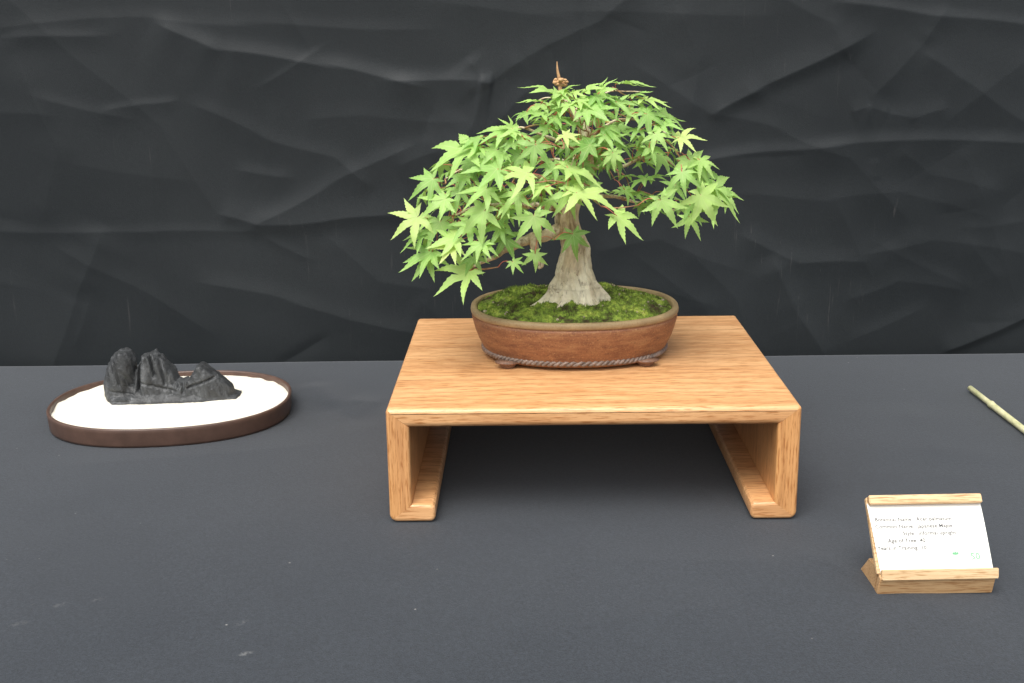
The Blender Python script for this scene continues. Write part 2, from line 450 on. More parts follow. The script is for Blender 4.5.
# materials
mt, t, b = nt('pot_unglazed'); v = coords(t)
sp = nz(t, v, 420, 3, 0.7); pat = nz(t, coords(t, (1, 1, 5)), 30, 6, 0.75)
c1 = ramp(t, pat, [(0.30, (0.13, 0.050, 0.028)), (0.52, (0.27, 0.115, 0.052)), (0.75, (0.36, 0.205, 0.095))])
c2 = mix(t, ramp(t, sp, [(0.55, (0, 0, 0)), (0.72, (.6, .6, .6))]), c1, (0.48, 0.29, 0.13))
c3 = mix(t, ramp(t, nz(t, v, 600, 2, 0.6), [(0.62, (0, 0, 0)), (0.7, (.8, .8, .8))]), c2, (0.07, 0.03, 0.018))
t.links.new(c3, b.inputs['Base Color']); b.inputs['Roughness'].default_value = 0.55
bump(t, b, sp, 0.5, 0.0006); M_pot = mt
mt, t, b = nt('pot_rim'); v = coords(t)
sp = nz(t, v, 380, 4, 0.7)
c1 = ramp(t, nz(t, v, 40, 4, 0.6), [(0.3, (0.25, 0.175, 0.088)), (0.7, (0.37, 0.265, 0.135))])
c2 = mix(t, ramp(t, sp, [(0.5, (0, 0, 0)), (0.68, (.7, .7, .7))]), c1, (0.22, 0.13, 0.06))
t.links.new(c2, b.inputs['Base Color']); b.inputs['Roughness'].default_value = 0.6; bump(t, b, sp, 0.4, 0.0005); M_rim = mt
M_rope = plain('rope_clay', (0.20, 0.145, 0.115), 0.5, 0.5, 160, 0.45, 0.0006)
ZR = 0.180
def loft(profile, n, mat, name, close=True):
    V_, F_ = [], []
    for d, z in profile: V_ += oval(d, z, n)
    for i in range(len(profile) - 1):
        for k in range(n):
            a = i * n + k; b_ = i * n + (k + 1) % n; F_.append((a, b_, b_ + n, a + n))
    return V_, F_
N = 160
body = [(.030, .1246), (.020, .1248), (.0165, .1262), (.0150, .1310), (.0128, .1355), (.0082, .145), (.0048, .1545), (.0026, .163), (.0014, .1685), (.0016, .1706), (.0024, .1716), (.0020, .1726)]
V_, F_ = loft(body, N, None, ''); base = len(V_)
V_.append(Vector((PC.x, PC.y, .1246))); F_ += [(base, (k + 1) % N, k) for k in range(N)]
pot = adopt(mesh_obj('pot', V_, F_, M_pot))
rimp = [(.0020, .1724), (.0009, .1729), (.0003, .1742), (.0000, .1765), (.0006, .1790), (.0022, .1800), (.0052, .1802), (.0068, .1796), (.0078, .1775), (.0085, .170), (.010, .160)]
V_, F_ = loft(rimp, N, None, '')
rim = mesh_obj('rim', V_, F_, M_rim); rim.data.transform(bonsai_inv); rim.parent = pot
# twisted rope band: two strands wound round one another
gr = Geo(); ring = oval(.0148, .1308, 720); M_ = 720; turns = 104
for st in range(2):
    pts = []
    for k in range(M_ + 1):
        p = ring[k % M_]; q = ring[(k + 1) % M_]; tg = (q - p).normalized(); out = tg.cross(Vector((0, 0, 1)))
        ph = 2 * PI * turns * k / M_ * 0.5 + st * PI
        pts.append(p + out * (0.0014 * math.cos(ph)) + Vector((0, 0, 0.0016 * math.sin(ph))))
    gr.tube(pts, [0.0020] * len(pts), 6, False)
rope = mesh_obj('rope_band', gr.v, gr.f, M_rope); rope.data.transform(bonsai_inv); rope.parent = pot
# feet: cloud-shaped, four
M_foot = plain('foot_clay', (0.20, 0.105, 0.065), 0.55, 0.5, 220, 0.35, 0.0005)
def foot_at(fx, fy, ang):
    bm = bmesh.new(); prof = [(0.0150, .1300), (0.0145, .1285), (.0108, .1268), (.0086, .1250), (.0082, ZS + .0009), (.0070, ZS + .0001)]
    rows = []
    for r_, z in prof:
        rows.append([bm.verts.new((fx + math.cos(ang + a) * r_ * (.92 + .12 * math.cos(2 * a)), fy + math.sin(ang + a) * r_ * .85, z)) for a in [2 * PI * k / 24 for k in range(24)]])
    for i in range(len(rows) - 1):
        for k in range(24): bm.faces.new((rows[i][k], rows[i][(k + 1) % 24], rows[i + 1][(k + 1) % 24], rows[i + 1][k]))
    bm.faces.new(rows[-1]); bm.faces.new(rows[0][::-1])
    o = bm_obj('foot', bm, M_foot); o.data.transform(bonsai_inv); o.parent = pot
for fx, fy, an in ((-.0855, .1515, .4), (.0695, .1525, -.4), (-.080, .288, -.5), (.064, .288, .5)):
    foot_at(fx, fy, an)

# moss
def moss_h(x, y):
    ex, ey = (x - PC.x) / (PA - .0085), (y - PC.y) / (PB - .0085); rr = min(1.0, math.sqrt(ex * ex + ey * ey))
    h = .1762 + .0135 * (1 - rr ** 2.2)
    v = Vector((x, y, 0))
    h += (noise.noise(v * 45) * .0035 + noise.noise(v * 110 + Vector((3, 1, 0))) * .0028 + noise.noise(v * 230) * .0028 + noise.noise(v * 480) * .0012) * (1 - rr ** 8 * .75)
    h += .007 * math.exp(-(((x + .078) / .028) ** 2 + ((y - .262) / .025) ** 2)) + .006 * math.exp(-(((x - .035) / .02) ** 2 + ((y - .285) / .02) ** 2))
    return h
def moss_mat(name, tuft):
    mt, t, b = nt(name); v = coords(t)
    n1 = nz(t, v, 48, 6, 0.75); n2 = nz(t, v, 240, 3, 0.7)
    c = ramp(t, n1, [(0.38, (0.060, 0.040, 0.022)), (0.45, (0.11, 0.14, 0.030)), (0.52, (0.22, 0.32, 0.048)), (0.64, (0.44, 0.50, 0.09)), (0.8, (0.52, 0.48, 0.18))])
    c = mix(t, ramp(t, n2, [(0.3, (.75,) * 3), (0.6, (0, 0, 0))]), c, (0.045, 0.04, 0.018) if not tuft else (0.10, 0.15, 0.03))
    t.links.new(c, b.inputs['Base Color']); b.inputs['Roughness'].default_value = 0.85; b.inputs['Specular IOR Level'].default_value = 0.2
    if not tuft: bump(t, b, n2, 0.8, 0.0015)
    return mt
V_, F_ = [], []; NR, NA = 90, 240
for i in range(NR + 1):
    rr = (i / NR) ** .8
    for k in range(NA):
        a = 2 * PI * k / NA; ca, sa = math.cos(a), math.sin(a)
        x = PC.x + (PA - .0084) * rr * math.copysign(abs(ca) ** (2 / 2.25), ca); y = PC.y + (PB - .0084) * rr * math.copysign(abs(sa) ** (2 / 2.25), sa)
        V_.append(Vector((x, y, moss_h(x, y))))
for i in range(NR):
    for k in range(NA):
        a = i * NA + k; b_ = i * NA + (k + 1) % NA; F_.append((a, b_, b_ + NA, a + NA))
moss = adopt(mesh_obj('moss', V_, F_, moss_mat('moss_bed', False)))
rnd = random.Random(11)
V_, F_ = [], []
for k in range(17000):
    a = rnd.uniform(0, 2 * PI); rr = math.sqrt(rnd.random()) * .99; ca, sa = math.cos(a), math.sin(a)
    x = PC.x + (PA - .0095) * rr * math.copysign(abs(ca) ** (2 / 2.25), ca); y = PC.y + (PB - .0095) * rr * math.copysign(abs(sa) ** (2 / 2.25), sa)
    if noise.noise(Vector((x, y, 0)) * 60 + Vector((7, 7, 7))) < -.16 or noise.noise(Vector((x, y, 4)) * 200) < -.2: continue
    z = moss_h(x, y); h = rnd.uniform(.0012, .0036); w = rnd.uniform(.0004, .0009); d = rnd.uniform(0, 2 * PI); l = rnd.uniform(0, .0016)
    p = Vector((x, y, z - .0003)); s_ = Vector((math.cos(d), math.sin(d), 0)); q = Vector((-s_.y, s_.x, 0)); i0 = len(V_)
    V_ += [p - s_ * w, p + s_ * w, p + q * w * 1.2, p + q * l + Vector((0, 0, h))]
    F_ += [(i0, i0 + 1, i0 + 3), (i0 + 1, i0 + 2, i0 + 3), (i0 + 2, i0, i0 + 3)]
tf_ = mesh_obj('moss_sprigs', V_, F_, moss_mat('moss_sprig', True), None, False); tf_.data.transform(bonsai_inv); tf_.parent = moss; tf_['kind'] = 'stuff'
# grit specks lying among the moss
gv = Geo(); bmg = bmesh.new()
for k in range(60):
    a = rnd.uniform(0, 2 * PI); rr = math.sqrt(rnd.random()) * .95; x = PC.x + (PA - .012) * rr * math.cos(a); y = PC.y + (PB - .012) * rr * math.sin(a)
    mm = Matrix.Translation((x, y, moss_h(x, y) + .0006)) @ Matrix.Rotation(rnd.uniform(0, 3), 4, 'X') @ Matrix.Diagonal((*[rnd.uniform(.0007, .0017) for _ in range(3)], 1))
    bmesh.ops.create_icosphere(bmg, subdivisions=1, radius=1, matrix=mm)
for (x, y, r_) in ((-.1115, .190, .0028), (.098, .235, .0022)):
    bmesh.ops.create_icosphere(bmg, subdivisions=2, radius=1, matrix=Matrix.Translation((x, y, moss_h(x, y) + .001)) @ Matrix.Diagonal((r_, r_, r_ * .8, 1)))
gro = bm_obj('grit', bmg, plain('pale_grit', (0.40, 0.33, 0.24), 0.8, 0.3, 300, 0.4)); gro.data.transform(bonsai_inv); gro.parent = moss; gro['kind'] = 'stuff'

# trunk
TP = [((575, 303), .2, 31), ((576, 296), .2, 29), ((575.5, 288), .2, 25.5), ((574.5, 279), .2, 21.5), ((573.5, 268), .2, 17.5), ((574.5, 255), .2, 15.4), ((575, 243), .2, 14.8), ((570, 230), .2, 12.5), ((567, 217), .2, 11.5),
      ((570, 203), .202, 11), ((577, 190), .206, 9.5), ((584, 176), .21, 9), ((590, 162), .212, 8), ((591, 148), .21, 7), ((585, 133), .206, 6), ((577, 118), .203, 4.6), ((569, 105), .2, 3.4), ((563, 95), .2, 2.4)]
tp = [at(*p, Y) for p, Y, r_ in TP]; PPM = 1 / 878.0
path = []; rads = []
nseg = 11
Pp = [tp[0] * 2 - tp[1]] + tp + [tp[-1] * 2 - tp[-2]]
sm = smooth_path(tp, nseg)
for i in range(len(sm)):
    j = min(i // nseg, len(TP) - 2); f_ = i / nseg - j; path.append(sm[i]); rads.append((TP[j][2] * (1 - f_) + TP[j + 1][2] * f_) * PPM)
ROOTS = [(R(193), .050), (R(20), .012), (R(285), .012), (R(240), .011), (R(335), .003), (R(55), .014), (R(130), .014), (R(90), .01), (R(5), .007)]
V_, F_ = [], []; NA = 110
for i, p in enumerate(path):
    zrel = p.z - path[0].z
    for k in range(NA):
        a = 2 * PI * k / NA; r_ = rads[i]; root = 0
        fade = math.exp(-max(zrel, 0) / .0095)
        for ra, rl in ROOTS:
            d = (a - ra + PI) % (2 * PI) - PI; root += rl * math.exp(-(d / .2) ** 2)
        fl_ = math.exp(-max(zrel, 0) / .03)
        r2 = r_ * (0.97 if zrel < .02 else 1) + (root - .003) * fade * .9
        r2 += (.0026 * math.sin(5 * a + 9 * zrel * 14) + .0014 * math.sin(9 * a + 2 + zrel * 90)) * fl_
        nv = Vector((math.cos(a) * 1.2, math.sin(a) * 1.2, p.z * 16))
        r2 += r_ * (.20 * noise.noise(nv * 1.4) - .10 * (1 - min(1, abs(noise.noise(Vector((math.cos(a) * 2.6, math.sin(a) * 2.6, p.z * 22 + 3)))) * 6)) + .10 * noise.noise(nv * 3.4) + .06 * noise.noise(nv * 8) + (.05 * noise.noise(nv * 15) + .10 * noise.noise(nv * 7 + Vector((5, 5, 5)))) * fade)
        dz = -.004 * fade * min(1, root / .012)
        V_.append(Vector((p.x + r2 * math.cos(a), p.y + r2 * math.sin(a) * .85, p.z - .004 * fade + dz)))
for i in range(len(path) - 1):
    for k in range(NA):
        a = i * NA + k; b_ = i * NA + (k + 1) % NA; F_.append((a, b_, b_ + NA, a + NA))
F_.append(tuple((len(path) - 1) * NA + k for k in range(NA)))
mt, t, b = nt('maple_bark'); v = coords(t)
n1 = nz(t, coords(t, (1, 1, .45)), 42, 5, 0.65, 0.5); n2 = nz(t, coords(t, (1, 1, .55)), 150, 5, 0.7, 0.4)
sepz = t.nodes.new('ShaderNodeSeparateXYZ'); t.links.new(v, sepz.inputs[0])
c = ramp(t, n1, [(0.34, (0.24, 0.155, 0.085)), (0.47, (0.58, 0.45, 0.29)), (0.62, (0.86, 0.76, 0.58))])
mrz = node(t, 'ShaderNodeMapRange'); mrz.inputs[1].default_value = .062; mrz.inputs[2].default_value = .150; mrz.inputs[3].default_value = .95; mrz.inputs[4].default_value = 0
t.links.new(sepz.outputs[2], mrz.inputs[0])
c = mix(t, mix(t, 1.0, mrz.outputs[0], ramp(t, nz(t, v, 60, 4, .6), [(.3, (.3,) * 3), (.6, (1, 1, 1))]), 'MULTIPLY'), c, (0.92, 0.82, 0.63))   # cream bark, paler towards the base: the light falling there is painted in
c = mix(t, ramp(t, n2, [(0.32, (.85,) * 3), (0.46, (0, 0, 0))]), c, (0.20, 0.13, 0.075))
vo = node(t, 'ShaderNodeTexVoronoi', feature='DISTANCE_TO_EDGE'); vo.inputs['Scale'].default_value = 24
dm = t.nodes.new('ShaderNodeVectorMath'); dm.operation = 'ADD'
nn = node(t, 'ShaderNodeTexNoise'); nn.inputs['Scale'].default_value = 60; t.links.new(v, nn.inputs['Vector'])
vs_ = t.nodes.new('ShaderNodeVectorMath'); vs_.operation = 'SCALE'; vs_.inputs['Scale'].default_value = .03; t.links.new(nn.outputs['Color'], vs_.inputs[0])
t.links.new(coords(t, (1, 1, .4)), dm.inputs[0]); t.links.new(vs_.outputs[0], dm.inputs[1]); t.links.new(dm.outputs[0], vo.inputs['Vector'])
crk = ramp(t, vo.outputs['Distance'], [(0.0, (.05,) * 3), (0.03, (0, 0, 0))])
c = mix(t, crk, c, (0.2, 0.13, 0.08))
t.links.new(c, b.inputs['Base Color']); b.inputs['Roughness'].default_value = 0.8; b.inputs['Specular IOR Level'].default_value = 0.25
bump(t, b, n2, 0.9, 0.003); M_bark = mt
trunk = adopt(mesh_obj('trunk', V_, F_, M_bark))
def to_local(o, parent): o.data.transform(bonsai_inv); o.parent = parent; return o

# main branches: (px, depth, radius mm)
BR = [
 [((566, 226), .2, 7.5), ((548, 234), .19, 6.8), ((532, 238), .18, 6), ((512, 246), .165, 4.6), ((495, 257), .15, 2.6), ((470, 268), .13, 1.1)],
 [((532, 238), .18, 5), ((535, 252), .165, 4.6), ((541, 264), .155, 3.4), ((538, 268), .152, 1.5)],
 [((567, 212), .2, 5.5), ((530, 205), .17, 4), ((485, 205), .15, 2.5), ((447, 215), .14, 1.2)],
 [((578, 187), .206, 5), ((530, 175), .18, 3.4), ((480, 165), .165, 2.2), ((445, 178), .16, 1.1)],
 [((589, 155), .21, 4.5), ((555, 140), .18, 3), ((525, 128), .17, 2), ((500, 132), .16, 1)],
 [((580, 190), .206, 5), ((604, 196), .2, 3.6), ((640, 203), .195, 2.4), ((676, 210), .185, 1.6), ((705, 205), .18, .9)],
 [((588, 168), .21, 4.5), ((625, 165), .2, 3), ((655, 157), .2, 2), ((690, 175), .19, 1)],
 [((588, 138), .208, 3.8), ((612, 122), .2, 2.4), ((640, 120), .19, 1.7), ((672, 136), .185, .9)],
 [((573, 112), .202, 2.6), ((590, 100), .2, 1.8), ((615, 92), .2, 1.2), ((640, 92), .2, .8)],
 [((571, 205), .2, 4.6), ((560, 200), .15, 3), ((545, 212), .11, 1.8), ((534, 222), .085, 1)],
 [((584, 176), .21, 4.6), ((596, 165), .25, 3.2), ((612, 165), .29, 2), ((620, 175), .325, 1)],
 [((586, 170), .21, 4), ((560, 160), .26, 2.8), ((525, 165), .3, 1.8), ((500, 178), .32, 1)],
 [((588, 145), .208, 3.4), ((580, 142), .16, 2.3), ((575, 152), .12, 1.5), ((572, 165), .09, .8)],
 [((585, 131), .206, 3), ((590, 120), .25, 2), ((585, 125), .3, 1)],
 [((566, 100), .2, 2), ((552, 98), .195, 1.4), ((535, 103), .19, .8)],
]
nodes_ = []; bgeo = []
for bi, br in enumerate(BR):
    pts = smooth_path([at(*p, Y) for p, Y, r_ in br], 6); rr = []
    for i in range(len(pts)):
        j = min(i // 6, len(br) - 2); f_ = i / 6 - j; rr.append((br[j][2] * (1 - f_) + br[j + 1][2] * f_) * (.001 if bi < 2 else .00062))
    pts = [p + Vector([noise.noise(p * 60 + Vector((q * 9, 0, 0))) * .003 * min(1, i / 5) for q in range(3)]) for i, p in enumerate(pts)]
    gg = Geo(); gg.tube(pts, rr, 12); bgeo.append((gg, len(gg.f)))
    for p, r_ in list(zip(pts, rr))[4:]: nodes_.append((p, r_, bi))

# cut leader with sealing putty at the apex
ap = at(558, 86, .2)
gg = Geo(); gg.tube(smooth_path([at(562, 96, .2), at(560, 88, .2), at(559, 78, .2), at(557.5, 70, .2), at(557, 61.5, .2)], 3), [.0018, .002, .0024, .0024, .0022, .002, .0019, .0018, .0015, .0013, .001, .0006, .0003], 8)
to_local(mesh_obj('dead_leader', gg.v, gg.f, plain('dry_wood', (0.50, 0.30, 0.15), 0.7, 0.3, 200, 0.3)), trunk)
bmg = bmesh.new(); rnd = random.Random(3)
for k in range(16):
    c_ = at(558 + rnd.uniform(-6.5, 9), 82 + rnd.uniform(-2.5, 3), .2 + rnd.uniform(-.006, .006))
    bmesh.ops.create_icosphere(bmg, subdivisions=2, radius=rnd.uniform(.0016, .0032), matrix=Matrix.Translation(c_) @ Matrix.Diagonal((1.2, 1, .8, 1)))
to_local(bm_obj('bud_cluster', bmg, plain('tan_buds', (0.55, 0.33, 0.16), 0.7, 0.3, 400, 0.35, .0005)), trunk)

# leaves -------------------------------------------------------------
def lobe_half(x):      # half width of a lobe at fraction x of its length (toothed lance shape)
    return 0.162 * math.sin(PI * min(1, x) ** 0.84) ** 1.2 * (1 - 0.45 * x) + 0.007
LOBES = [(0, 1.0), (45, .93), (91, .72), (138, .42)]
LV, LF, LC, LU = [], [], [], []
def add_leaf(B, axis, nrm, L, col, rnd, curl=.25, narrow=1.0, asym=None):
    """B: petiole joint, axis: direction of the middle lobe, nrm: upper side"""
    axis = axis.normalized(); nrm = (nrm - axis * nrm.dot(axis)).normalized(); side = axis.cross(nrm)
    def P(x, y, z): return B + (side * x + axis * y + nrm * z) * L
    lob = []
    for s in (-1, 1):
        for a, l in LOBES[1:]:
            lob.append((s * (a + rnd.uniform(-6, 6)), l * rnd.uniform(.85, 1.12) * (asym if asym and s > 0 else 1), rnd.uniform(.6, 1.4)))
    lob.append((rnd.uniform(-4, 4), 1.0, 1.0)); lob.sort()
    c0 = len(LV); LV.append(P(0, 0, 0)); LU.append(0.0); LC.append(col)
    nb = len(lob)
    # sinus points between lobes
    sin_ = []
    for i in range(nb + 1):
        if i == 0: a = lob[0][0] - 26; r_ = .08
        elif i == nb: a = lob[-1][0] + 26; r_ = .08
        else:
            a = (lob[i - 1][0] + lob[i][0]) / 2; r_ = .25 * (min(lob[i - 1][1], lob[i][1]) ** .8) + .02
        sin_.append(len(LV)); LV.append(P(math.sin(R(a)) * r_, math.cos(R(a)) * r_, -.015)); LU.append(1.0); LC.append(col)
    K = 11
    for i, (a, l, cv) in enumerate(lob):
        ca, sa = math.cos(R(a)), math.sin(R(a)); wob = rnd.uniform(-.05, .05); tw = rnd.uniform(-.35, .35)
        cc = curl * cv
        rows = []
        x0 = .30
        for k in range(1, K + 1):
            x = x0 + (1 - x0) * (k / K) ** .95
            hw_ = lobe_half(x) * l ** .55 * narrow
            if k == K: hw_ = 0.0
            tooth = 1 + (.09 if k % 2 else -.08)
            bend = wob * math.sin(x * PI) + .0
            yl = x * l; zz = -cc * (x ** 2) * l * (1.0 if abs(a) < 100 else .5) + .03 * l * math.sin(x * 7 + cv * 5)
            mid = len(LV); LV.append(P(sa * yl + ca * bend, ca * yl - sa * bend, zz)); LU.append(0.0); LC.append(col)
            if k == K: rows.append((mid, mid, mid)); continue
            fold = .24
            ed = []
            for s in (-1, 1):
                w_ = hw_ * tooth; ylt = yl - (.02 if k % 2 == 0 else 0)
                zz2 = zz + fold * w_ + s * tw * w_
                ed.append(len(LV)); LV.append(P(sa * ylt + ca * (bend + s * w_), ca * ylt - sa * (bend + s * w_), zz2)); LU.append(1.0); LC.append(col)
            rows.append((ed[0], mid, ed[1]))
        sl, sr = sin_[i], sin_[i + 1]
        m0 = rows[0][1]
        LF.append((c0, sl, rows[0][0], m0)); LF.append((c0, m0, rows[0][2], sr))
        for k in range(K - 1):
            A, B_ = rows[k], rows[k + 1]
            if B_[0] == B_[1]: LF.append((A[0], B_[1], A[1])); LF.append((A[1], B_[1], A[2]))
            else: LF.append((A[0], B_[0], B_[1], A[1])); LF.append((A[1], B_[1], B_[2], A[2]))

DC, DR = Vector((-.018, .205, .300)), Vector((.205, .135, .150))
def dome(x, y, sc=1.0):
    d = ray(x, y); o = Vector([(CL[i] - DC[i]) / (DR[i] * sc) for i in range(3)]); dd = Vector([d[i] / (DR[i] * sc) for i in range(3)])
    A, B_, C_ = dd.dot(dd), 2 * o.dot(dd), o.dot(o) - 1; disc = B_ * B_ - 4 * A * C_
    tt_ = (-B_ - math.sqrt(disc)) / (2 * A) if disc > 0 else -B_ / (2 * A)
    return CL + d * tt_
# middle-lobe leaves read off the tree: joint, tip, length px, uprightness (0 faces the viewer, 1 lies level), inward offset, tone
HL = [
 (557, 92, 518, 81, 42, .88, 0, 1), (566, 92, 548, 97, 24, .8, 0, .8), (563, 90, 577, 84, 22, .8, 0, .9), (585, 91, 606, 79, 25, .85, 0, 1), (574, 93, 592, 88, 22, .8, 0, 1), (540, 101, 515, 102, 28, .97, 0, 1), (541, 114, 513, 118, 32, .7, 0, 1),
 (508, 130, 472, 141, 42, .6, 0, 0), (535, 145, 530, 177, 33, .08, 0, 0), (564, 135, 580, 144, 21, .45, -.015, 1.4), (587, 109, 606, 120, 36, .5, 0, 0),
 (596, 96, 620, 104, 34, .6, 0, 0), (600, 92, 612, 79, 25, .7, 0, 1), (619, 83, 657, 85, 40, .95, 0, 1.3), (644, 99, 673, 107, 34, .82, 0, 1.1),
 (647, 114, 675, 130, 34, .4, 0, 0), (617, 102, 634, 118, 26, .35, 0, .8), (662, 113, 691, 134, 36, .85, .01, .4), (679, 138, 708, 137, 31, .5, 0, 1.4),
 (655, 134, 668, 151, 24, .45, 0, 1.2), (649, 148, 674, 164, 32, .7, .01, -.3), (682, 172, 684, 197, 28, .1, 0, .2), (690, 160, 713, 184, 34, .5, .005, .3),
 (701, 195, 719, 226, 37, .3, -.01, 1), (714, 188, 743, 222, 46, .6, 0, .8), (712, 185, 735, 199, 28, .7, 0, .8), (661, 200, 678, 229, 33, .25, -.01, .6),
 (689, 217, 705, 239, 28, .4, .005, 1), (645, 178, 627, 191, 27, .85, .06, -1), (650, 178, 668, 174, 24, .9, .06, -1), (613, 153, 616, 173, 21, .2, 0, 1),
 (617, 216, 646, 238, 38, .45, -.01, 1.3), (577, 193, 623, 207, 52, .6, -.015, .9), (573, 234, 579, 262, 29, .25, .03, -.2), (534, 216, 539, 247, 32, .05, -.02, .7),
 (545, 187, 514, 191, 34, .75, 0, 1.2), (568, 168, 606, 183, 42, .75, 0, 1.4), (590, 145, 561, 161, 34, .65, .01, -.6), (568, 192, 578, 220, 31, .4, 0, .8),
 (433, 179, 405, 197, 35, .35, 0, .2), (445, 199, 418, 216, 33, .35, .0, .8), (417, 217, 389, 239, 36, .35, 0, 1.3), (424, 234, 398, 251, 34, .9, .01, .4),
 (428, 254, 412, 282, 34, .25, 0, 0), (432, 252, 396, 269, 40, .5, .004, 0), (469, 271, 433, 297, 46, .4, 0, .7), (473, 257, 482, 275, 22, .3, .01, -.3),
 (456, 238, 424, 246, 34, .55, 0, 1.8), (452, 246, 438, 262, 26, .35, -.005, 1.6), (483, 243, 458, 258, 30, .35, -.005, 1), (485, 244, 486, 261, 19, .1, -.005, 1), (484, 211, 458, 234, 36, .35, 0, .4),
 (486, 189, 463, 208, 34, .4, 0, .6), (467, 149, 427, 169, 46, .6, 0, .4), (478, 146, 452, 152, 32, .7, 0, .3), (497, 169, 458, 172, 42, .55, 0, .5),
 (527, 173, 490, 182, 40, .55, 0, 1.2), (518, 193, 496, 217, 34, .35, 0, .9), (535, 254, 535, 273, 20, .15, .01, .4), (513, 262, 523, 273, 17, .3, .01, .2),
 (505, 238, 514, 262, 26, .3, .02, -.4), (500, 228, 490, 245, 26, .3, .02, -.6), (497, 150, 480, 165, 28, .3, .005, .1), (520, 155, 512, 178, 26, .3, .02, -.5),
 (555, 118, 575, 126, 26, .6, .01, -.2), (575, 122, 562, 130, 22, .5, .02, -.5), (555, 165, 540, 178, 26, .3, .02, -.7), (640, 130, 618, 134, 26, .6, .02, -.5),
 (605, 135, 628, 146, 28, .6, .01, .1), (605, 128, 612, 140, 24, .3, .015, .2), (700, 172, 722, 200, 34, .55, .01, .2), (675, 185, 668, 205, 24, .3, .02, -.3),
 (460, 190, 452, 215, 28, .35, .01, .3), (440, 222, 425, 250, 32, .6, .01, .1), (600, 110, 622, 122, 30, .5, .01, .3), (470, 225, 452, 240, 28, .4, .01, .8), (465, 176, 446, 184, 26, .5, .01, .2),
 (518, 135, 503, 150, 28, .45, .01, .1), (548, 128, 530, 132, 24, .6, .01, -.1), (560, 108, 545, 118, 24, .6, .01, 0), (630, 112, 640, 125, 22, .4, .01, .2),
 (575, 180, 560, 190, 24, .5, .01, -.2), (550, 200, 562, 214, 22, .3, .02, -.5), (505, 205, 525, 213, 26, .4, .01, .5), (690, 205, 702, 226, 26, .4, .01, -.1),
 (560, 97, 545, 106, 26, .8, 0, .5), (578, 100, 592, 108, 26, .7, 0, .7), (570, 104, 560, 116, 26, .6, 0, .3), (603, 99, 626, 96, 30, .85, 0, .8), (592, 100, 580, 112, 26, .6, .004, .4),
 (512, 128, 498, 117, 20, .5, 0, .8), (515, 130, 490, 124, 28, .7, 0, .7), (480, 138, 462, 146, 28, .7, 0, .4), (660, 124, 682, 131, 30, .7, .005, .3), (633, 96, 648, 92, 24, .9, 0, .9), (700, 160, 716, 178, 28, .6, 0, .5), (724, 192, 741, 212, 30, .6, 0, .5),
 (590, 186, 612, 193, 22, .6, .03, -.8), (625, 190, 640, 205, 22, .6, .05, -1),
]
rnd = random.Random(21)
camdir = -FWD
petioles = []
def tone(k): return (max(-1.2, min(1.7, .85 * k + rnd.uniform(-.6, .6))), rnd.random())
for (bx, by, tx, ty, Lp, up_, off, tn) in HL:
    B0 = dome(bx, by); d = (B0 - CL).normalized(); B0 = B0 + d * off
    zc = (B0 - CL).dot(FWD); L = .95 * Lp * zc / CAM['f']
    v2 = (RT * (tx - bx) - UP * (ty - by)) * (zc / CAM['f'])
    short = max(0, L * L - v2.length_squared) ** .5
    out = -1 if up_ > .65 and ty <= by + 2 else 1
    axis = v2 + camdir * short * ((.9 if up_ < .5 else .55) if out > 0 else .2)
    nrm = Vector((0, 0, 1)) * (up_ + .15) + camdir * (1.0 - up_) + Vector([rnd.uniform(-.14, .14) for _ in range(3)])
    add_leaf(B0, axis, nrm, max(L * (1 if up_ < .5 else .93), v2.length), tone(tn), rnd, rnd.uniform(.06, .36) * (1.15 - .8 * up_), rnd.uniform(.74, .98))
    petioles.append((B0, axis.normalized()))
# the rest of the crown: deeper layers and the sides turned away
POLY = [(402, 228), (412, 195), (430, 172), (458, 152), (490, 134), (515, 122), (530, 104), (556, 92), (606, 90), (645, 100), (668, 118), (688, 138), (702, 165), (722, 192), (730, 212), (700, 222), (672, 214), (640, 212), (610, 200), (590, 198), (560, 205), (545, 222), (522, 252), (470, 272), (432, 268), (412, 250)]
def inside(x, y):
    c_ = False; j = len(POLY) - 1
    for i in range(len(POLY)):
        xi, yi = POLY[i]; xj, yj = POLY[j]
        if (yi > y) != (yj > y) and x < (xj - xi) * (y - yi) / (yj - yi) + xi: c_ = not c_
        j = i
    return c_
cnt = 0; tries = 0
while cnt < 165 and tries < 30000:
    tries += 1
    u_ = Vector((rnd.gauss(0, 1), rnd.gauss(0, 1), rnd.gauss(0, 1))).normalized()
    if u_.z < -.25: continue
    if u_.y < -.1: rs = rnd.uniform(.45, .8)
    else: rs = rnd.uniform(.6, .98)
    B0 = Vector([DC[i] + DR[i] * rs * u_[i] for i in range(3)])
    x, y = px(B0)
    outw = Vector((u_.x, u_.y, 0)); axis = outw * 1.0 + Vector((rnd.uniform(-.7, .7), rnd.uniform(-.7, .7), rnd.uniform(-.8, .1)))
    L = rnd.uniform(.019, .032); T = B0 + axis.normalized() * L; x2, y2 = px(T)
    if not (inside(x, y) and inside(x2, y2)): continue
    if 592 < x < 700 and 165 < y < 215 and rnd.random() < .55: continue      # the open window under the right-hand pad
    if 520 < x < 600 and y > 200: continue
    nrm = Vector((0, 0, 1.1)) + u_ * .4 + Vector([rnd.uniform(-.35, .35) for _ in range(3)])
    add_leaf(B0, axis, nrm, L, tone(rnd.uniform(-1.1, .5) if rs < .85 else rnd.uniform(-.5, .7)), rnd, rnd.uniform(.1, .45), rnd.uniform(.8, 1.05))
    petioles.append((B0, axis.normalized())); cnt += 1

